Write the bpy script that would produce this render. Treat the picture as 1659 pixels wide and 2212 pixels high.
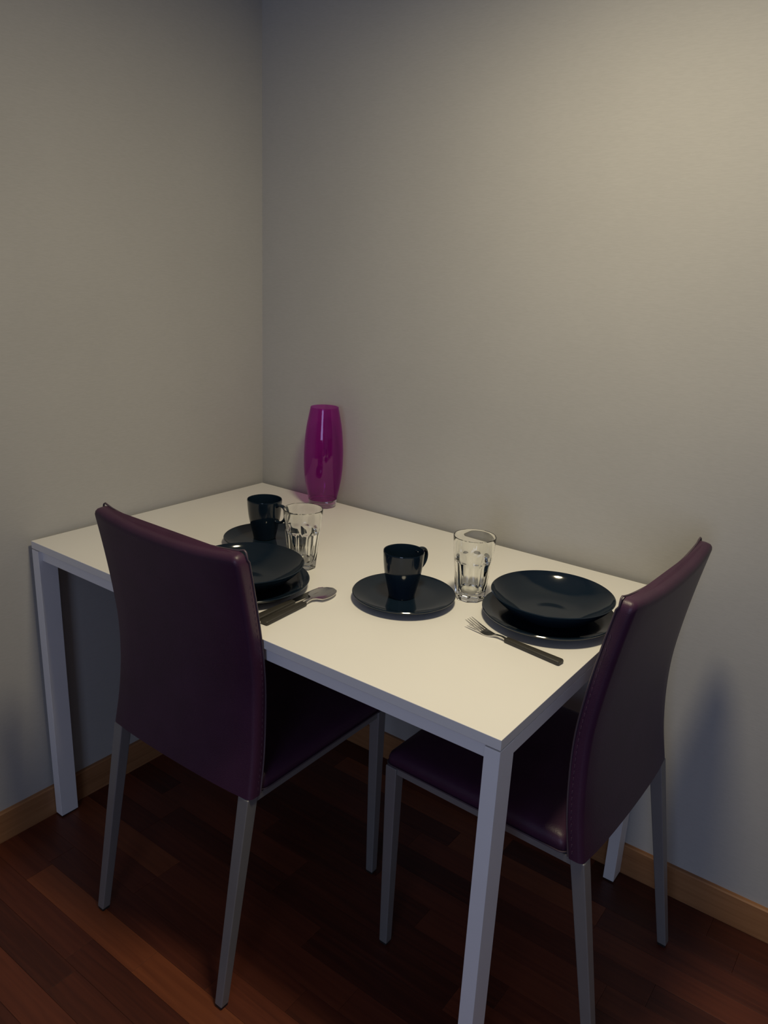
import bpy, math, random
from mathutils import Matrix, Vector

# ------------------------------------------------------------------ clear
for o in list(bpy.data.objects):
    bpy.data.objects.remove(o, do_unlink=True)
scene = bpy.context.scene
COL = scene.collection
random.seed(7)

# ------------------------------------------------------------------ camera
IMG_W, IMG_H, F_PX = 1659, 2212, 1672.64
CAM_POS = Vector((1.6741, -1.6594, 1.4011))
RX, RZ, ROLL = 1.2722, 0.6269, 0.0472
cam_data = bpy.data.cameras.new('camera')
cam_data.sensor_fit = 'VERTICAL'
cam_data.sensor_height = 36.0
cam_data.lens = 36.0 * F_PX / IMG_H
cam_data.clip_start = 0.05
cam = bpy.data.objects.new('camera', cam_data)
COL.objects.link(cam)
cam.matrix_world = (Matrix.Translation(CAM_POS) @ Matrix.Rotation(RZ, 4, 'Z')
                    @ Matrix.Rotation(RX, 4, 'X') @ Matrix.Rotation(ROLL, 4, 'Z'))
scene.camera = cam

# ------------------------------------------------------------------ view, world, lights
vs = scene.view_settings
vs.view_transform = 'Standard'
vs.look = 'None'
vs.gamma = 1.0
vs.use_curve_mapping = False
vs.exposure = 0.0

world = bpy.data.worlds.new('world')
scene.world = world
world.use_nodes = True
world.node_tree.nodes['Background'].inputs[0].default_value = (0.50, 0.58, 0.75, 1)
world.node_tree.nodes['Background'].inputs[1].default_value = 0.05

def light(name, kind, loc, energy, color, **kw):
    d = bpy.data.lights.new(name, kind)
    d.energy = energy
    d.color = color
    for k, v in kw.items():
        setattr(d, k, v)
    o = bpy.data.objects.new(name, d)
    COL.objects.link(o)
    o.location = loc
    return o

LAMP = (1.17, -0.71, 2.14)      # pendant over the table, above the frame, shining down
WARM = (1.0, 0.87, 0.59)
light('pendant_lamp_light', 'AREA', LAMP, 13.4, WARM, shape='DISK', size=0.22, spread=math.radians(174))
win = light('window_daylight', 'AREA', (2.25, -3.78, 1.45), 20.0, (0.56, 0.68, 1.0),
            shape='RECTANGLE', size=1.0, size_y=1.4)
win.rotation_euler = (math.radians(90), 0, math.radians(0))

# ------------------------------------------------------------------ materials
def new_mat(name):
    m = bpy.data.materials.new(name)
    m.use_nodes = True
    nt = m.node_tree
    return m, nt, nt.nodes, nt.links, nt.nodes['Principled BSDF']

def plain(name, col, rough=0.5, metal=0.0, spec=0.5, coat=0.0, coat_rough=0.05,
          var=0.0, vscale=20.0, bump=0.0, bscale=200.0):
    m, nt, N, Lk, B = new_mat(name)
    B.inputs['Roughness'].default_value = rough
    B.inputs['Metallic'].default_value = metal
    B.inputs['Specular IOR Level'].default_value = spec
    B.inputs['Coat Weight'].default_value = coat
    B.inputs['Coat Roughness'].default_value = coat_rough
    tc = N.new('ShaderNodeTexCoord')
    no = N.new('ShaderNodeTexNoise')
    no.inputs['Scale'].default_value = vscale
    no.inputs['Detail'].default_value = 4
    Lk.new(tc.outputs['Object'], no.inputs['Vector'])
    ramp = N.new('ShaderNodeValToRGB')
    ramp.color_ramp.elements[0].position = 0.3
    ramp.color_ramp.elements[1].position = 0.7
    ramp.color_ramp.elements[0].color = (*[c * (1 - var) for c in col], 1)
    ramp.color_ramp.elements[1].color = (*[min(1, c * (1 + var)) for c in col], 1)
    Lk.new(no.outputs['Fac'], ramp.inputs['Fac'])
    Lk.new(ramp.outputs['Color'], B.inputs['Base Color'])
    if bump:
        nb = N.new('ShaderNodeTexNoise')
        nb.inputs['Scale'].default_value = bscale
        nb.inputs['Detail'].default_value = 3
        Lk.new(tc.outputs['Object'], nb.inputs['Vector'])
        bp = N.new('ShaderNodeBump')
        bp.inputs['Strength'].default_value = bump
        bp.inputs['Distance'].default_value = 0.001
        Lk.new(nb.outputs['Fac'], bp.inputs['Height'])
        Lk.new(bp.outputs['Normal'], B.inputs['Normal'])
    return m

def wall_mat(name, col):
    m, nt, N, Lk, B = new_mat(name)
    B.inputs['Roughness'].default_value = 0.75
    B.inputs['Specular IOR Level'].default_value = 0.25
    tc = N.new('ShaderNodeTexCoord')
    mp = N.new('ShaderNodeMapping')
    mp.inputs['Scale'].default_value = (60, 60, 420)
    Lk.new(tc.outputs['Object'], mp.inputs['Vector'])
    n1 = N.new('ShaderNodeTexNoise')
    n1.inputs['Scale'].default_value = 1.0
    n1.inputs['Detail'].default_value = 3
    Lk.new(mp.outputs['Vector'], n1.inputs['Vector'])
    n2 = N.new('ShaderNodeTexNoise')
    n2.inputs['Scale'].default_value = 3.0
    n2.inputs['Detail'].default_value = 3
    Lk.new(tc.outputs['Object'], n2.inputs['Vector'])
    add = N.new('ShaderNodeMath')
    add.operation = 'ADD'
    Lk.new(n1.outputs['Fac'], add.inputs[0])
    Lk.new(n2.outputs['Fac'], add.inputs[1])
    ramp = N.new('ShaderNodeValToRGB')
    ramp.color_ramp.elements[0].position = 0.6
    ramp.color_ramp.elements[1].position = 1.0
    ramp.color_ramp.elements[0].color = (*[c * 0.96 for c in col], 1)
    ramp.color_ramp.elements[1].color = (*[c * 1.03 for c in col], 1)
    half = N.new('ShaderNodeMath')
    half.operation = 'MULTIPLY'
    half.inputs[1].default_value = 0.8
    Lk.new(add.outputs[0], half.inputs[0])
    Lk.new(half.outputs[0], ramp.inputs['Fac'])
    Lk.new(ramp.outputs['Color'], B.inputs['Base Color'])
    bp = N.new('ShaderNodeBump')
    bp.inputs['Strength'].default_value = 0.12
    bp.inputs['Distance'].default_value = 0.001
    Lk.new(n1.outputs['Fac'], bp.inputs['Height'])
    Lk.new(bp.outputs['Normal'], B.inputs['Normal'])
    return m

def wood_mat(name, dark, mid, lite, rough, axis=0, rand=True, coat=0.0, gscale=1.0):
    """grain stretched along one local axis; per-plank tone from the object's random number"""
    m, nt, N, Lk, B = new_mat(name)
    B.inputs['Roughness'].default_value = rough
    B.inputs['Specular IOR Level'].default_value = 0.4
    B.inputs['Coat Weight'].default_value = coat
    B.inputs['Coat Roughness'].default_value = 0.25
    tc = N.new('ShaderNodeTexCoord')
    oi = N.new('ShaderNodeObjectInfo')
    off = N.new('ShaderNodeVectorMath')
    off.operation = 'SCALE'
    off.inputs[0].default_value = (7.3, 3.1, 5.7)
    Lk.new(oi.outputs['Random'], off.inputs['Scale'])
    ad = N.new('ShaderNodeVectorMath')
    ad.operation = 'ADD'
    Lk.new(tc.outputs['Object'], ad.inputs[0])
    Lk.new(off.outputs['Vector'], ad.inputs[1])
    mp = N.new('ShaderNodeMapping')
    s = [90 * gscale, 90 * gscale, 90 * gscale]
    s[axis] = 4 * gscale
    mp.inputs['Scale'].default_value = s
    Lk.new(ad.outputs['Vector'], mp.inputs['Vector'])
    no = N.new('ShaderNodeTexNoise')
    no.inputs['Scale'].default_value = 1.0
    no.inputs['Detail'].default_value = 6
    no.inputs['Distortion'].default_value = 0.6
    Lk.new(mp.outputs['Vector'], no.inputs['Vector'])
    mix = N.new('ShaderNodeMath')
    mix.operation = 'MULTIPLY_ADD'
    mix.inputs[1].default_value = 0.75
    Lk.new(no.outputs['Fac'], mix.inputs[0])
    if rand:
        sub = N.new('ShaderNodeMath')
        sub.operation = 'MULTIPLY_ADD'
        sub.inputs[1].default_value = 0.5
        sub.inputs[2].default_value = -0.12
        Lk.new(oi.outputs['Random'], sub.inputs[0])
        Lk.new(sub.outputs[0], mix.inputs[2])
    else:
        mix.inputs[2].default_value = 0.12
    ramp = N.new('ShaderNodeValToRGB')
    ramp.color_ramp.elements[0].position = 0.22
    ramp.color_ramp.elements[1].position = 0.80
    ramp.color_ramp.elements[0].color = (*dark, 1)
    ramp.color_ramp.elements[1].color = (*lite, 1)
    e = ramp.color_ramp.elements.new(0.5)
    e.color = (*mid, 1)
    Lk.new(mix.outputs[0], ramp.inputs['Fac'])
    Lk.new(ramp.outputs['Color'], B.inputs['Base Color'])
    bp = N.new('ShaderNodeBump')
    bp.inputs['Strength'].default_value = 0.08
    bp.inputs['Distance'].default_value = 0.001
    Lk.new(no.outputs['Fac'], bp.inputs['Height'])
    Lk.new(bp.outputs['Normal'], B.inputs['Normal'])
    return m

def glass_mat(name, col, ior=1.5, rough=0.0):
    m, nt, N, Lk, B = new_mat(name)
    B.inputs['Base Color'].default_value = (*col, 1)
    B.inputs['Roughness'].default_value = rough
    B.inputs['IOR'].default_value = ior
    B.inputs['Transmission Weight'].default_value = 1.0
    return m

def tinted_thin_glass(name, tint, stain, stain_w):
    """thin coloured glass wall: straight-through tinted light, a faint stain, clear gloss"""
    m, nt, N, Lk, B = new_mat(name)
    N.remove(B)
    out = N['Material Output']
    tr = N.new('ShaderNodeBsdfTransparent')
    tr.inputs['Color'].default_value = (*tint, 1)
    df = N.new('ShaderNodeBsdfDiffuse')
    df.inputs['Color'].default_value = (*stain, 1)
    gl = N.new('ShaderNodeBsdfGlossy')
    gl.inputs['Color'].default_value = (0.9, 0.85, 0.95, 1)
    gl.inputs['Roughness'].default_value = 0.03
    lw = N.new('ShaderNodeLayerWeight')
    lw.inputs['Blend'].default_value = 0.5
    pw = N.new('ShaderNodeMath')
    pw.operation = 'POWER'
    pw.inputs[1].default_value = 5.0
    Lk.new(lw.outputs['Facing'], pw.inputs[0])
    fr = N.new('ShaderNodeMath')          # Schlick reflectance, the same from both sides
    fr.operation = 'MULTIPLY_ADD'
    fr.inputs[1].default_value = 0.6
    fr.inputs[2].default_value = 0.035
    Lk.new(pw.outputs[0], fr.inputs[0])
    m1 = N.new('ShaderNodeMixShader')
    m1.inputs['Fac'].default_value = stain_w
    Lk.new(tr.outputs[0], m1.inputs[1])
    Lk.new(df.outputs[0], m1.inputs[2])
    m2 = N.new('ShaderNodeMixShader')
    Lk.new(fr.outputs[0], m2.inputs['Fac'])
    Lk.new(m1.outputs[0], m2.inputs[1])
    Lk.new(gl.outputs[0], m2.inputs[2])
    Lk.new(m2.outputs[0], out.inputs['Surface'])
    return m

M = {}
M['wall'] = wall_mat('grey_beige_wallpaper', (0.43, 0.42, 0.405))
M['ceiling'] = plain('white_ceiling_paint', (0.78, 0.77, 0.74), 0.9, var=0.02)
M['baseboard_x'] = wood_mat('beech_baseboard_x', (0.23, 0.102, 0.042), (0.32, 0.150, 0.063), (0.40, 0.20, 0.088), 0.45, 0, False)
M['baseboard_y'] = wood_mat('beech_baseboard_y', (0.23, 0.102, 0.042), (0.32, 0.150, 0.063), (0.40, 0.20, 0.088), 0.45, 1, False)
M['plank'] = wood_mat('red_brown_parquet', (0.050, 0.0105, 0.0055), (0.087, 0.0195, 0.009), (0.135, 0.032, 0.0138), 0.42, 0, True, 0.15)
M['plank_light'] = wood_mat('orange_brown_parquet', (0.12, 0.029, 0.011), (0.17, 0.045, 0.016), (0.22, 0.062, 0.022), 0.42, 0, False, 0.15)
M['plank_dark'] = wood_mat('dark_brown_parquet', (0.035, 0.008, 0.005), (0.06, 0.014, 0.008), (0.09, 0.02, 0.01), 0.42, 0, False, 0.15)
M['top'] = plain('white_laminate', (0.80, 0.78, 0.75), 0.42, var=0.01, vscale=6)
M['frame'] = plain('white_painted_steel', (0.80, 0.79, 0.80), 0.45, var=0.01)
M['leather'] = plain('purple_leatherette', (0.046, 0.015, 0.040), 0.42, spec=0.38, var=0.10, vscale=14, bump=0.25, bscale=420)
M['piping'] = plain('grey_purple_piping', (0.070, 0.048, 0.064), 0.5, var=0.05)
M['stitch'] = plain('purple_thread', (0.075, 0.036, 0.066), 0.6)
M['leg'] = plain('grey_metallic_paint', (0.24, 0.235, 0.235), 0.42, metal=0.35, var=0.03)
M['rubber'] = plain('black_rubber', (0.012, 0.011, 0.010), 0.7)
M['ceramic'] = plain('dark_navy_glaze', (0.006, 0.013, 0.024), 0.09, spec=0.42, var=0.06, vscale=10)
M['steel'] = plain('polished_steel', (0.74, 0.72, 0.68), 0.2, metal=1.0)
M['handle'] = plain('black_brown_handle', (0.030, 0.027, 0.022), 0.5, var=0.1)
M['glass'] = glass_mat('clear_glass', (0.985, 0.99, 0.975), 1.5)
M['vase'] = tinted_thin_glass('purple_glass', (0.87, 0.45, 0.84), (0.30, 0.02, 0.27), 0.09)
M['vase_base'] = glass_mat('clear_vase_glass', (0.97, 0.93, 0.96), 1.48)
M['window'] = plain('white_window_frame', (0.75, 0.75, 0.74), 0.5)

# ------------------------------------------------------------------ mesh helpers
def obj(name, verts, faces, mat, parent=None, smooth=30, bevel=0.0, loc=None):
    me = bpy.data.meshes.new(name)
    me.from_pydata([tuple(v) for v in verts], [], [tuple(f) for f in faces])
    me.materials.append(M[mat])
    me.validate()
    import bmesh
    bm = bmesh.new()
    bm.from_mesh(me)
    bmesh.ops.recalc_face_normals(bm, faces=bm.faces)
    if bevel:
        bmesh.ops.bevel(bm, geom=list(bm.edges), offset=bevel, segments=2, profile=0.5, affect='EDGES')
    bm.to_mesh(me)
    bm.free()
    if smooth:
        me.shade_smooth()
        me.set_sharp_from_angle(angle=math.radians(smooth))
    o = bpy.data.objects.new(name, me)
    COL.objects.link(o)
    if parent:
        o.parent = parent
    if loc:
        o.location = loc
    return o

def box(x0, x1, y0, y1, z0, z1):
    v = [(x, y, z) for z in (z0, z1) for y in (y0, y1) for x in (x0, x1)]
    f = [(0, 2, 3, 1), (4, 5, 7, 6), (0, 1, 5, 4), (2, 6, 7, 3), (0, 4, 6, 2), (1, 3, 7, 5)]
    return v, f

def join(*parts):
    V, Fc = [], []
    for v, f in parts:
        n = len(V)
        V += list(v)
        Fc += [tuple(i + n for i in q) for q in f]
    return V, Fc

def loft(rings, cap0=True, cap1=True):
    n = len(rings[0])
    V = [p for r in rings for p in r]
    Fc = []
    for k in range(len(rings) - 1):
        for i in range(n):
            j = (i + 1) % n
            Fc.append((k * n + i, k * n + j, (k + 1) * n + j, (k + 1) * n + i))
    if cap0:
        Fc.append(tuple(range(n - 1, -1, -1)))
    if cap1:
        b = (len(rings) - 1) * n
        Fc.append(tuple(range(b, b + n)))
    return V, Fc

def lathe(prof, n=72):
    """prof: (r, z) from axis to axis (r=0 at both ends gives a closed solid)"""
    V, rows = [], []
    for r, z in prof:
        if r < 1e-7:
            rows.append([len(V)])
            V.append((0, 0, z))
        else:
            rows.append(list(range(len(V), len(V) + n)))
            V += [(r * math.cos(2 * math.pi * i / n), r * math.sin(2 * math.pi * i / n), z) for i in range(n)]
    Fc = []
    for a, b in zip(rows, rows[1:]):
        for i in range(n):
            j = (i + 1) % n
            if len(a) == 1 and len(b) == 1:
                continue
            if len(a) == 1:
                Fc.append((a[0], b[i], b[j]))
            elif len(b) == 1:
                Fc.append((a[i], b[0], a[j]))
            else:
                Fc.append((a[i], b[i], b[j], a[j]))
    return V, Fc

def smooth_curve(pts, sub=6):
    """Catmull-Rom through points of any dimension"""
    out = []
    P = [pts[0]] + list(pts) + [pts[-1]]
    for i in range(1, len(P) - 2):
        for k in range(sub):
            t = k / sub
            out.append(tuple(0.5 * (2 * b + (c - a) * t + (2 * a - 5 * b + 4 * c - d) * t * t
                                    + (3 * b - a - 3 * c + d) * t ** 3)
                             for a, b, c, d in zip(P[i - 1], P[i], P[i + 1], P[i + 2])))
    out.append(tuple(pts[-1]))
    return out

def tube(path, r, n=8, closed=False):
    path = [Vector(p) for p in path]
    rings = []
    up0 = None
    for i, p in enumerate(path):
        a = path[i - 1] if i else path[0]
        b = path[i + 1] if i < len(path) - 1 else path[-1]
        d = (b - a).normalized()
        if up0 is None:
            up0 = d.orthogonal().normalized()
        up0 = (up0 - d * up0.dot(d)).normalized()
        s = d.cross(up0)
        rr = r(i / (len(path) - 1)) if callable(r) else r
        rings.append([p + (up0 * math.cos(2 * math.pi * k / n) + s * math.sin(2 * math.pi * k / n)) * rr for k in range(n)])
    return loft(rings)

def rrect(hx0, hx1, y0, y1, r, seg=5):
    """rounded rectangle outline, counter-clockwise, in x/y"""
    pts = []
    for cx, cy, a0 in ((hx1 - r, y0 + r, -90), (hx1 - r, y1 - r, 0), (hx0 + r, y1 - r, 90), (hx0 + r, y0 + r, 180)):
        for k in range(seg + 1):
            a = math.radians(a0 + 90 * k / seg)
            pts.append((cx + r * math.cos(a), cy + r * math.sin(a)))
    return pts

def prism(p0, p1, w0, w1):
    """tapered square bar from p0 (size w0 = (wx, wy)) to p1"""
    rings = []
    for p, w in ((p0, w0), (p1, w1)):
        rings.append([(p[0] + sx * w[0] / 2, p[1] + sy * w[1] / 2, p[2]) for sx, sy in ((-1, -1), (1, -1), (1, 1), (-1, 1))])
    return loft(rings)

def strip(samples, m=9):
    """samples: (y, z, halfwidth, dish, thickness) -> closed solid, dished across its width"""
    rings = []
    for y, z, hw, dish, th in samples:
        top, bot = [], []
        for k in range(m):
            t = -1 + 2 * k / (m - 1)
            zz = z - dish * (1 - t * t)
            top.append((hw * t, y, zz + th / 2))
            bot.append((hw * t, y, zz - th / 2))
        rings.append(top + bot[::-1])
    return loft(rings)

def empty(name, loc, rz=0.0):
    o = bpy.data.objects.new(name, None)
    o.empty_display_size = 0.05
    COL.objects.link(o)
    o.location = loc
    o.rotation_euler = (0, 0, rz)
    return o

def tag(o, label=None, cat=None, group=None, kind=None):
    if label:
        o['label'] = label
    if cat:
        o['category'] = cat
    if group:
        o['group'] = group
    if kind:
        o['kind'] = kind
    return o

def copy_tree(o, parent=None):
    c = o.copy()
    COL.objects.link(c)
    c.parent = parent
    for ch in list(o.children):
        copy_tree(ch, c)
    return c

# ------------------------------------------------------------------ the room
G = 0.012            # wall face behind the baseboard front
XR, YF, ZC = 3.7, -3.8, 2.5
SKIRT = 0.081

tag(obj('wall_back', *box(-G - 0.1, XR + 0.1, G, G + 0.1, -0.012, ZC), 'wall', smooth=0), kind='structure')
tag(obj('wall_left', *box(-G - 0.1, -G, YF, G, -0.012, ZC), 'wall', smooth=0), kind='structure')
tag(obj('wall_right', *box(XR, XR + 0.1, YF, G, -0.012, ZC), 'wall', smooth=0), kind='structure')
# wall behind the camera, with a window opening
WX0, WX1, WZ0, WZ1 = 1.7, 2.8, 0.7, 2.2
tag(obj('wall_front', *join(box(-G - 0.1, WX0, YF - 0.1, YF, -0.012, ZC), box(WX1, XR + 0.1, YF - 0.1, YF, -0.012, ZC),
                            box(WX0, WX1, YF - 0.1, YF, -0.012, WZ0), box(WX0, WX1, YF - 0.1, YF, WZ1, ZC)), 'wall', smooth=0), kind='structure')
tag(obj('window_1', *join(box(WX0, WX0 + 0.05, YF - 0.08, YF - 0.03, WZ0, WZ1), box(WX1 - 0.05, WX1, YF - 0.08, YF - 0.03, WZ0, WZ1),
                          box(WX0, WX1, YF - 0.08, YF - 0.03, WZ0, WZ0 + 0.05), box(WX0, WX1, YF - 0.08, YF - 0.03, WZ1 - 0.05, WZ1)),
        'window', smooth=0), kind='structure')
tag(obj('ceiling', *box(-G - 0.1, XR + 0.1, YF - 0.1, G + 0.1, ZC, ZC + 0.1), 'ceiling', smooth=0), kind='structure')

def skirting(name, a, b, along, mat):
    t = G - 0.0003
    if along == 'x':      # stands on the wall at y = G, face towards -y
        prof = [(G, 0), (G - t, 0), (G - t, SKIRT - 0.003), (G - t + 0.003, SKIRT), (G, SKIRT)]
        rings = [[(s, y, z) for y, z in prof] for s in (a, b)]
    else:
        prof = [(-G, 0), (-G + t, 0), (-G + t, SKIRT - 0.003), (-G + t - 0.003, SKIRT), (-G, SKIRT)]
        rings = [[(x, s, z) for x, z in prof] for s in (a, b)]
    return tag(obj(name, *loft(rings), mat, smooth=0), kind='structure')

skirting('baseboard_back', -0.0002, XR, 'x', 'baseboard_x')
skirting('baseboard_left', YF, G, 'y', 'baseboard_y')

# floor: a slab carrying single parquet strips that run along the back wall
floor = tag(obj('floor', *box(-G - 0.1, XR + 0.1, YF - 0.1, G + 0.1, -0.05, -0.0102), 'plank_dark', smooth=0), kind='structure')
PW = 0.0667
plank_mesh = {}
def plank(x0, x1, row, mat):
    ln = round(x1 - x0, 3)
    key = (ln, mat)
    name = 'plank'
    if key not in plank_mesh:
        o = obj(name, *box(0.0002, ln - 0.0002, -PW + 0.0002, -0.0002, -0.010, 0.0), mat, floor, smooth=0, bevel=0.0003)
        plank_mesh[key] = o.data
    else:
        o = bpy.data.objects.new(name, plank_mesh[key])
        COL.objects.link(o)
        o.parent = floor
    o.location = (x0, -PW * row, 0)
    return o
rest = []
LENS = (0.40, 0.48, 0.56)
for row in range(0, 57):
    x = -G - random.choice((0.0, 0.12, 0.24, 0.32))
    cuts = {0: [1.477], 13: [0.16, 0.56, 1.04]}.get(row)
    xs = []
    while x < XR:
        xs.append(x)
        x += random.choice(LENS)
        if cuts:
            for c in cuts:
                if abs(x - c) < 0.22 and c > xs[-1] + 0.15:
                    x = c
    xs.append(x)
    for a, b in zip(xs, xs[1:]):
        a2, b2 = max(a, -G), min(b, XR)
        if b2 - a2 < 0.02:
            continue
        if row < 30 and a2 < 2.45:
            mat = 'plank'
            if row == 13 and 0.1 < a < 0.9:
                mat = 'plank_light'
            elif row == 0 and abs(b - 1.477) < 0.01:
                mat = 'plank_dark'
            elif random.random() < 0.10:
                mat = random.choice(('plank_light', 'plank_dark'))
            plank(round(a2, 3), round(b2, 3), row, mat)
        else:
            rest.append(box(a2 + 0.0002, b2 - 0.0002, -PW * (row + 1) + 0.0002, -PW * row - 0.0002, -0.010, 0.0))
tag(obj('parquet_field', *join(*rest), 'plank', floor, smooth=0), kind='stuff')

# ------------------------------------------------------------------ table
H, TL, TW = 0.7628, 1.250, 0.758
TOP = 0.018
LA, LB = 0.0265, 0.0466       # leg section along x and along y
table = tag(empty('dining_table', (0.0015, -0.0015, 0)),
            'white rectangular laminate table pushed into the corner of the room', 'table')
obj('tabletop', *box(0, TL, -TW, 0, H - TOP, H), 'top', table, smooth=0, bevel=0.0008)
for x in (0, TL - LA):
    for y in (-TW, -LB):
        leg = obj('leg', *box(x, x + LA, y, y + LB, 0.004, H - TOP - 0.0025), 'frame', table, smooth=0, bevel=0.0008)
        obj('foot_pad', *box(x + 0.002, x + LA - 0.002, y + 0.002, y + LB - 0.002, 0.0, 0.004), 'rubber', leg, smooth=0)
az0, az1 = H - TOP - 0.028, H - TOP - 0.0025
obj('apron_rail', *box(LA, TL - LA, -TW + 0.010, -TW + 0.030, az0, az1), 'frame', table, smooth=0, bevel=0.0006)
obj('apron_rail', *box(LA, TL - LA, -0.030, -0.010, az0, az1), 'frame', table, smooth=0, bevel=0.0006)
obj('apron_rail', *box(0.002, 0.022, -TW + LB, -LB, az0, az1), 'frame', table, smooth=0, bevel=0.0006)
obj('apron_rail', *box(TL - 0.0215, TL - 0.0008, -TW + LB, -LB, az0, az1), 'frame', table, smooth=0, bevel=0.0006)

# ------------------------------------------------------------------ chairs
SEAT_Z = 0.447          # underside of the seat pad
BACK_H = (0.447, 0.941) # bottom and top of the backrest cover
BPROF = [(0.40, -0.004), (0.438, 0.0), (0.52, 0.014), (0.60, 0.021), (0.68, 0.021), (0.76, 0.012), (0.85, -0.003), (0.945, -0.022)]
def back_y(z):
    for (z0, y0), (z1, y1) in zip(BPROF, BPROF[1:]):
        if z <= z1:
            t = max(0, min(1, (z - z0) / (z1 - z0)))
            return y0 + (y1 - y0) * t
    return BPROF[-1][1]
BSM = smooth_curve(BPROF, 8)
def back_ys(z):
    for (z0, y0), (z1, y1) in zip(BSM, BSM[1:]):
        if z <= z1:
            t = max(0, min(1, (z - z0) / (z1 - z0)))
            return y0 + (y1 - y0) * t
    return BSM[-1][1]

HWB = 0.2045
TH = 0.027
def half_w(z):
    return HWB + 0.006 * max(0.0, (0.60 - z) / 0.15)
def sag(x, z):
    u = min(1, abs(x) / HWB)
    v = max(0, (z - 0.66) / (BACK_H[1] - 0.66))
    return -0.013 * (1 - u ** 2.2) * v ** 2
def bow(x, z):
    u = min(1, abs(x) / HWB)
    return -0.006 * (1 - u * u)

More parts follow.
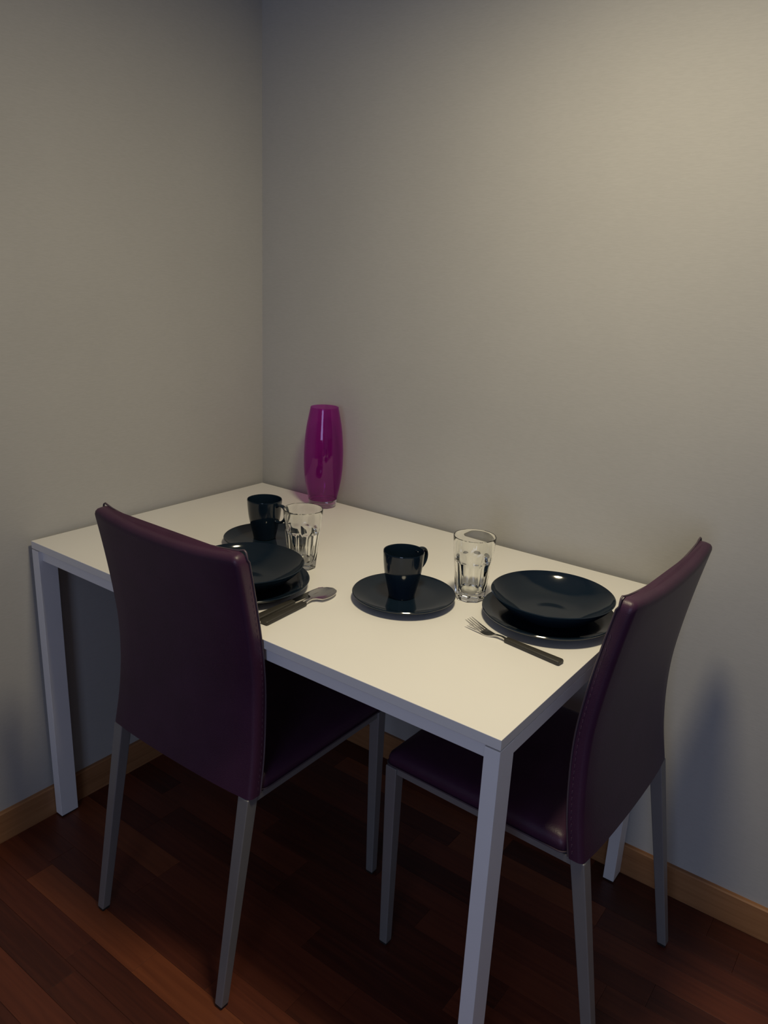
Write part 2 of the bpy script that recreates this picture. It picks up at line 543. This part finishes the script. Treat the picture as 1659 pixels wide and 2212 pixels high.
def make_chair():
    root = empty('dining_chair', (0, 0, 0))
    # backrest: upholstered slab, concave in profile
    zb, zt = BACK_H
    levels = [(zb, 0.0, 1.0), (zb + 0.004, 0.0, 1.0)]
    for k in range(1, 27):
        levels.append((zb + (zt - 0.022 - zb) * k / 26, 0.0, 1.0))
    levels += [(zt - 0.015, 0.0010, 1.0), (zt - 0.010, 0.0030, 0.97), (zt - 0.005, 0.0070, 0.86), (zt - 0.002, 0.0115, 0.66), (zt, 0.0190, 0.36)]
    rings = []
    for z, inset, tk in levels:
        hw = half_w(z) - inset
        t = TH * tk
        yf = back_ys(z) + TH            # front face stays put, the rear edge rounds over
        rr, rf = min(0.010, t * 0.6), min(0.003, t * 0.25)
        n_mid = 9
        rear = [(-hw + rr + (2 * hw - 2 * rr) * k / (n_mid + 1), -t) for k in range(1, n_mid + 1)]
        front = [(hw - rf - (2 * hw - 2 * rf) * k / (n_mid + 1), 0.0) for k in range(1, n_mid + 1)]
        def arc(cx, cy, r, a0):
            return [(cx + r * math.cos(math.radians(a0 + 90 * q / 4)), cy + r * math.sin(math.radians(a0 + 90 * q / 4))) for q in range(5)]
        outline = (rear + arc(hw - rr, -t + rr, rr, -90) + arc(hw - rf, -rf, rf, 0) + front
                   + arc(-hw + rf, -rf, rf, 90) + arc(-hw + rr, -t + rr, rr, 180))
        ring = []
        for x, y in outline:
            u = min(1, abs(x) / HWB)
            pil = 0.003 * (1 - u ** 6) * (1 if tk == 1 else 0.4)
            yy = yf + y + (pil if y > -t / 2 else -pil) + bow(x, z)
            ring.append((x, yy, z + sag(x, z)))
        rings.append(ring)
    bk = obj('backrest', *loft(rings), 'leather', root, smooth=50)
    # seam along the front edge of the cover, up one side, across the top, down the other
    path = []
    for k in range(25):
        z = zb + 0.004 + (zt - 0.024 - zb) * k / 24
        path.append((-half_w(z), back_ys(z) + TH, z))
    for dx, dz in ((0.0004, -0.014), (0.0018, -0.007), (0.0036, -0.001), (0.0080, 0.0022), (0.0190, 0.0005)):
        path.append((-HWB + dx, back_ys(zt) + TH, zt + dz + sag(HWB - dx, zt)))
    for k in range(1, 30):
        x = (-HWB + 0.0190) * (1 - 2 * k / 30)
        path.append((x, back_ys(zt) + TH + bow(x, zt), zt + 0.0003 + sag(x, zt)))
    right = [(-x, y, z) for x, y, z in path[:30]][::-1]
    path += right
    obj('piping', *tube(path, 0.0019, 6), 'piping', bk, smooth=60)
    # stitches on the two side gussets
    st = []
    for s in (-1, 1):
        for k in range(34):
            z = zb + 0.012 + k * 0.0125
            st.append(box(s * half_w(z) - 0.0008, s * half_w(z) + 0.0006,
                          back_ys(z) + TH * 0.70, back_ys(z) + TH * 0.70 + 0.0012, z, z + 0.006))
    tag(obj('stitching', *join(*st), 'stitch', bk, smooth=0), kind='stuff')
    # seat pad
    rings = []
    for z, i in ((SEAT_Z, 0.004), (SEAT_Z + 0.004, 0.0), (SEAT_Z + 0.016, 0.0), (SEAT_Z + 0.024, 0.003), (SEAT_Z + 0.030, 0.010),
                 (SEAT_Z + 0.034, 0.024), (SEAT_Z + 0.037, 0.06), (SEAT_Z + 0.038, 0.12)):
        rings.append([(x, y, z) for x, y in rrect(-0.207 + i, 0.207 - i, 0.036 + i, 0.433 - i, max(0.008, 0.015 - i * 0.05), 5)])
    seat = obj('seat', *loft(rings), 'leather', root, smooth=50)
    rim = [(x, y, SEAT_Z + 0.003) for x, y in rrect(-0.2085, 0.2085, 0.034, 0.4345, 0.016, 6)]
    obj('piping', *tube(rim + [rim[0]], 0.0016, 6), 'piping', seat, smooth=60)
    # steel underframe
    rz0, rz1 = SEAT_Z - 0.015, SEAT_Z - 0.0005
    frame = obj('seat_frame', *join(box(-0.205, -0.187, 0.02, 0.415, rz0, rz1), box(0.187, 0.205, 0.02, 0.415, rz0, rz1),
                                    box(-0.19, 0.19, 0.411, 0.427, rz0, rz1), box(-0.19, 0.19, 0.016, 0.034, rz0, rz1)),
                'leg', root, smooth=0)
    # legs: square tube, tapering to the floor, rear pair raked backwards
    for s in (-1, 1):
        for kind in ('rear', 'front'):
            if kind == 'rear':
                p0, p1 = (s * 0.195, -0.0635, 0.006), (s * 0.193, 0.014, SEAT_Z - 0.001)
            else:
                p0, p1 = (s * 0.204, 0.411, 0.006), (s * 0.1955, 0.418, SEAT_Z - 0.001)
            leg = obj('leg', *prism(p0, p1, (0.0195, 0.0195), (0.027, 0.027)), 'leg', root, smooth=0, bevel=0.0018)
            obj('foot_pad', *prism((p0[0], p0[1], 0), (p0[0], p0[1], 0.006), (0.016, 0.016), (0.0175, 0.0175)), 'rubber', leg, smooth=0)
    return root

chair = make_chair()
chair.location = (0.5655, -0.8045, 0)
tag(chair, 'dark purple upholstered chair on the long side of the table, its back to the viewer', 'chair', 'purple dining chairs')
chair2 = copy_tree(chair)
chair2.location = (1.337, -0.346, 0)
chair2.rotation_euler = (0, 0, math.radians(88.6))
tag(chair2, 'dark purple upholstered chair at the short end of the table near the back wall', 'chair', 'purple dining chairs')

# ------------------------------------------------------------------ crockery
def plate_profile(r, h, foot, flat, t=0.0045):
    """coupe plate: foot ring, underside, rounded lip, upper surface"""
    under = smooth_curve([(foot + 0.002, 0.0035), (flat + 0.006, 0.0055), ((flat + r) / 2 + 0.004, 0.0045 + (h - 0.004) * 0.38), (r - 0.004, h - 0.006), (r - 0.0005, h - 0.0025)], 5)
    upper = smooth_curve([(r - 0.0015, h), (r - 0.006, h - 0.0022), ((flat + r) / 2 - 0.003, 0.008 + (h - 0.008) * 0.36), (flat - 0.004, 0.0085), (flat * 0.5, 0.0078)], 5)
    return [(0, 0.0025), (foot - 0.008, 0.0025), (foot - 0.004, 0.0), (foot, 0.0)] + under + [(r, h - 0.0012)] + upper + [(0, 0.0076)]

def bowl_profile(r, h, foot):
    under = smooth_curve([(foot + 0.003, 0.003), (foot + 0.022, 0.007), (r * 0.80, h * 0.45), (r * 0.935, h * 0.76), (r - 0.001, h - 0.0025)], 6)
    upper = smooth_curve([(r - 0.0018, h), (r * 0.92, h * 0.80), (r * 0.77, h * 0.50), (foot + 0.014, 0.0115), (foot - 0.008, 0.0075), (foot * 0.4, 0.007)], 6)
    return [(0, 0.002), (foot - 0.005, 0.002), (foot - 0.003, 0.0), (foot, 0.0)] + under + [(r, h - 0.0012)] + upper + [(0, 0.007)]

def piece(name, mesh_from, prof, loc, label, cat, group):
    if mesh_from is None:
        o = obj(name, *lathe(prof, 96), 'ceramic', None, smooth=40)
    else:
        o = bpy.data.objects.new(name, mesh_from.data)
        COL.objects.link(o)
    o.location = loc
    return tag(o, label, cat, group)

PLATE = plate_profile(0.130, 0.0215, 0.078, 0.088)
SAUCER = plate_profile(0.106, 0.0185, 0.060, 0.072)
BOWL = bowl_profile(0.1205, 0.0475, 0.055)
Z = H + 0.0001
pl = piece('dinner_plate', None, PLATE, (1.1190, -0.3270, Z), 'large dark navy plate under the whole soup bowl beside the fork', 'plate', 'dark dinner plates')
piece('dinner_plate', pl, None, (0.5700, -0.6100, Z), 'large dark navy plate under the soup bowl half hidden by the chair back', 'plate', 'dark dinner plates')
bw = piece('soup_bowl', None, BOWL, (1.1205, -0.3185, Z + 0.0079), 'shallow dark navy soup bowl with a bright spot of light, beside the fork', 'bowl', 'dark soup bowls')
piece('soup_bowl', bw, None, (0.5665, -0.6090, Z + 0.0079), 'shallow dark navy soup bowl half hidden behind the nearer chair back', 'bowl', 'dark soup bowls')
sc = piece('saucer_plate', None, SAUCER, (0.8520, -0.4420, Z), 'small dark navy plate under the cup in the middle of the table', 'plate', 'small dark plates')
piece('saucer_plate', sc, None, (0.4080, -0.3860, Z), 'small dark navy plate under the cup nearest the purple vase', 'plate', 'small dark plates')

def make_cup(loc, rz, label):
    c = tag(empty('coffee_cup', loc, rz), label, 'cup', 'dark coffee cups')
    outer = smooth_curve([(0.0268, 0.0012), (0.0285, 0.010), (0.0335, 0.032), (0.0377, 0.052), (0.0402, 0.072), (0.0414, 0.088), (0.0419, 0.0965)], 6)
    inner = smooth_curve([(0.0402, 0.0975), (0.0392, 0.090), (0.0370, 0.070), (0.0338, 0.048), (0.0280, 0.022), (0.0225, 0.009)], 6)
    prof = [(0, 0.0015), (0.0215, 0.0015), (0.0225, 0.0), (0.0255, 0.0)] + outer + [(0.0414, 0.0984)] + inner + [(0.012, 0.006), (0, 0.0055)]
    obj('body', *lathe(prof, 72), 'ceramic', c, smooth=40)
    path = smooth_curve([(0.0395, 0, 0.086), (0.050, 0, 0.0915), (0.0625, 0, 0.0885), (0.0685, 0, 0.076), (0.0655, 0, 0.062), (0.0555, 0, 0.0515), (0.044, 0, 0.0485), (0.0365, 0, 0.0500)], 5)
    rings = []
    for i, p in enumerate(path):
        a = Vector(path[max(0, i - 1)]); b = Vector(path[min(len(path) - 1, i + 1)])
        d = (b - a).normalized()
        nrm = Vector((-d.z, 0, d.x))
        w, t = 0.0058, 0.0030
        rings.append([Vector(p) + nrm * t * math.cos(q) + Vector((0, 1, 0)) * w * math.sin(q) for q in [2 * math.pi * k / 14 for k in range(14)]])
    obj('handle', *loft(rings), 'ceramic', c, smooth=60)
    return c

make_cup((0.8470, -0.4425, Z + 0.0080), math.radians(82), 'dark navy coffee cup on the small plate in the middle of the table')
make_cup((0.3900, -0.3795, Z + 0.0081), math.radians(2), 'dark navy coffee cup nearest the purple vase, behind a glass')

def make_tumbler(loc, rz, label):
    hgt, nf, per = 0.1365, 9, 10
    n = nf * per
    def ring_out(r, z, facet):
        pts = []
        for i in range(n):
            a = 2 * math.pi * i / n
            ph = ((i % per) / per - 0.5) * 2 * math.pi / nf
            poly = math.cos(math.pi / nf) / math.cos(ph)     # flat facet, 1 at the ridges
            k = 1 + facet * (poly - 1) * 1.25
            pts.append((r * k * math.cos(a), r * k * math.sin(a), z))
        return pts
    def ring(r, z):
        return [(r * math.cos(2 * math.pi * i / n), r * math.sin(2 * math.pi * i / n), z) for i in range(n)]
    O = [(0.0270, 0.0, 0.3), (0.0300, 0.0012, 0.6), (0.0312, 0.004, 0.8), (0.0318, 0.010, 0.9), (0.0322, 0.013, 1.0), (0.0345, 0.035, 1.0), (0.0367, 0.058, 1.0), (0.0385, 0.076, 1.0),
         (0.0391, 0.0815, 0.95), (0.0396, 0.0855, 0.55), (0.0400, 0.089, 0.12), (0.0404, 0.093, 0.0), (0.0418, 0.108, 0.0), (0.0432, 0.126, 0.0), (0.0437, 0.1335, 0.0)]
    rings = [ring_out(*q) for q in O]
    for r, z in ((0.0436, 0.1355), (0.0429, hgt), (0.0420, 0.1360), (0.0416, 0.1335), (0.0408, 0.122), (0.0384, 0.094), (0.0371, 0.084),
                 (0.0350, 0.066), (0.0318, 0.040), (0.0290, 0.024), (0.0262, 0.0185), (0.0200, 0.0160)):
        rings.append(ring(r, z))
    o = obj('tumbler_glass', *loft(rings), 'glass', None, smooth=28)
    o.location = loc
    o.rotation_euler = (0, 0, rz)
    return tag(o, label, 'glass', 'faceted tumblers')

make_tumbler((0.9480, -0.3370, Z), 0.15, 'clear faceted drinking glass between the middle cup and the whole soup bowl')
make_tumbler((0.5750, -0.4450, Z), 0.35, 'clear faceted drinking glass in front of the cup near the vase')

# ------------------------------------------------------------------ vase
vase = tag(empty('glass_vase', (0.2930, -0.0530, Z)), 'tall purple glass vase standing at the back edge of the table', 'vase')
VP = [(0.0405, 0.022), (0.0432, 0.036), (0.0475, 0.056), (0.0518, 0.083), (0.0542, 0.110), (0.0550, 0.138), (0.0547, 0.160), (0.0528, 0.192), (0.0494, 0.224), (0.0437, 0.256), (0.0388, 0.2805)]
out = smooth_curve(VP, 5)
t = 0.0014
inn = [(r - t, z) for r, z in out[::-1]]
body = out + [(out[-1][0] - t * 0.4, 0.2818)] + inn
body = [(0, 0.0222)] + body + [(0, 0.0240)]
obj('body', *lathe(body, 80), 'vase', vase, smooth=40)
base = [(0, 0.002), (0.030, 0.002), (0.034, 0.0), (0.0375, 0.0012), (0.0383, 0.004), (0.0388, 0.012), (0.0402, 0.0212), (0.0395, 0.0219), (0, 0.0217)]
tag(obj('base', *lathe(base, 80), 'vase_base', vase, smooth=40), 'thick clear glass base')

# ------------------------------------------------------------------ cutlery (local: handle end at y=0, tip at +y)
def handle_mesh(L0, L1, w0, w1, th):
    rings = []
    for y, w, k in ((L0, w0 * 0.80, 0.7), (L0 + 0.0015, w0 * 0.94, 0.92), (L0 + 0.004, w0, 1), (L1 - 0.004, w1, 1), (L1 - 0.001, w1 * 0.95, 0.95), (L1, w1 * 0.85, 0.8)):
        rr = rrect(-w / 2, w / 2, -th * k / 2, th * k / 2, min(0.0024, th * k * 0.4), 3)
        rings.append([(x, y, z + th / 2) for x, z in rr])
    return loft(rings)

def place(o, end, tip, z=Z):
    o.location = (end[0], end[1], z)
    o.rotation_euler = (0, 0, math.atan2(tip[1] - end[1], tip[0] - end[0]) - math.pi / 2)

fork = empty('fork', (0, 0, 0))
tag(fork, 'fork with steel tines and a dark handle beside the whole soup bowl', 'fork')
obj('handle', *handle_mesh(0, 0.118, 0.0185, 0.0130, 0.0082), 'handle', fork, smooth=35)
fsm = smooth_curve([(0.116, 0.0040, 0.0040, 0, 0.0028), (0.126, 0.0062, 0.0030, 0, 0.0026), (0.138, 0.0050, 0.0036, 0, 0.0022), (0.147, 0.0024, 0.0075, 0.0002, 0.0018),
                    (0.156, 0.0014, 0.0108, 0.0005, 0.0016), (0.166, 0.0028, 0.0114, 0.0006, 0.0015), (0.170, 0.0038, 0.0114, 0.0006, 0.0014)], 4)
parts = [strip(fsm)]
for k in range(4):
    x = -0.0096 + k * 0.0064
    smp = smooth_curve([(0.168, 0.0033, 0.0019, 0, 0.0014), (0.182, 0.0074, 0.0018, 0, 0.0014), (0.195, 0.0122, 0.0016, 0, 0.0013), (0.2055, 0.0160, 0.0007, 0, 0.0009)], 4)
    v, f = strip(smp, 3)
    parts.append(([(p[0] + x, p[1], p[2]) for p in v], f))
obj('head', *join(*parts), 'steel', fork, smooth=50)
place(fork, (1.2200, -0.4850), (1.0140, -0.4590))

spoon = empty('spoon', (0, 0, 0))
tag(spoon, 'spoon with a shiny steel bowl and dark handle lying nearest the table edge', 'spoon')
obj('handle', *handle_mesh(0, 0.118, 0.0185, 0.0130, 0.0082), 'handle', spoon, smooth=35)
ssm = [(0.116, 0.0040, 0.0040, 0, 0.0028), (0.126, 0.0064, 0.0030, 0, 0.0026), (0.138, 0.0072, 0.0034, 0, 0.0022), (0.146, 0.0068, 0.0085, 0.0012, 0.0016)]
for k in range(1, 14):
    q = k / 13
    hw = 0.0240 * math.sqrt(max(0.0, 1 - (2 * (0.13 + 0.87 * q) - 1) ** 2)) ** 0.92 if q < 1 else 0.001
    ssm.append((0.146 + 0.063 * q, 0.0068 + 0.001 * q, max(0.001, hw), 0.0055 * math.sin(math.pi * min(1, 0.18 + 0.80 * q)), 0.0014))
obj('head', *strip(ssm, 13), 'steel', spoon, smooth=60)
place(spoon, (0.7255, -0.7170), (0.7190, -0.5060))

knife = empty('table_knife', (0, 0, 0))
tag(knife, 'table knife with a dark handle lying between the spoon and the half hidden bowl', 'knife')
obj('handle', *handle_mesh(0, 0.115, 0.0185, 0.0145, 0.0082), 'handle', knife, smooth=35)
ksm = [(0.113, 0.0040, 0.0062, 0, 0.0030), (0.121, 0.0040, 0.0074, 0, 0.0022), (0.150, 0.0040, 0.0088, 0, 0.0018), (0.185, 0.0040, 0.0090, 0, 0.0016), (0.203, 0.0040, 0.0072, 0, 0.0013), (0.211, 0.0040, 0.0030, 0, 0.0010)]
obj('blade', *strip(ksm, 5), 'steel', knife, smooth=40)
place(knife, (0.7020, -0.7230), (0.6965, -0.5120))
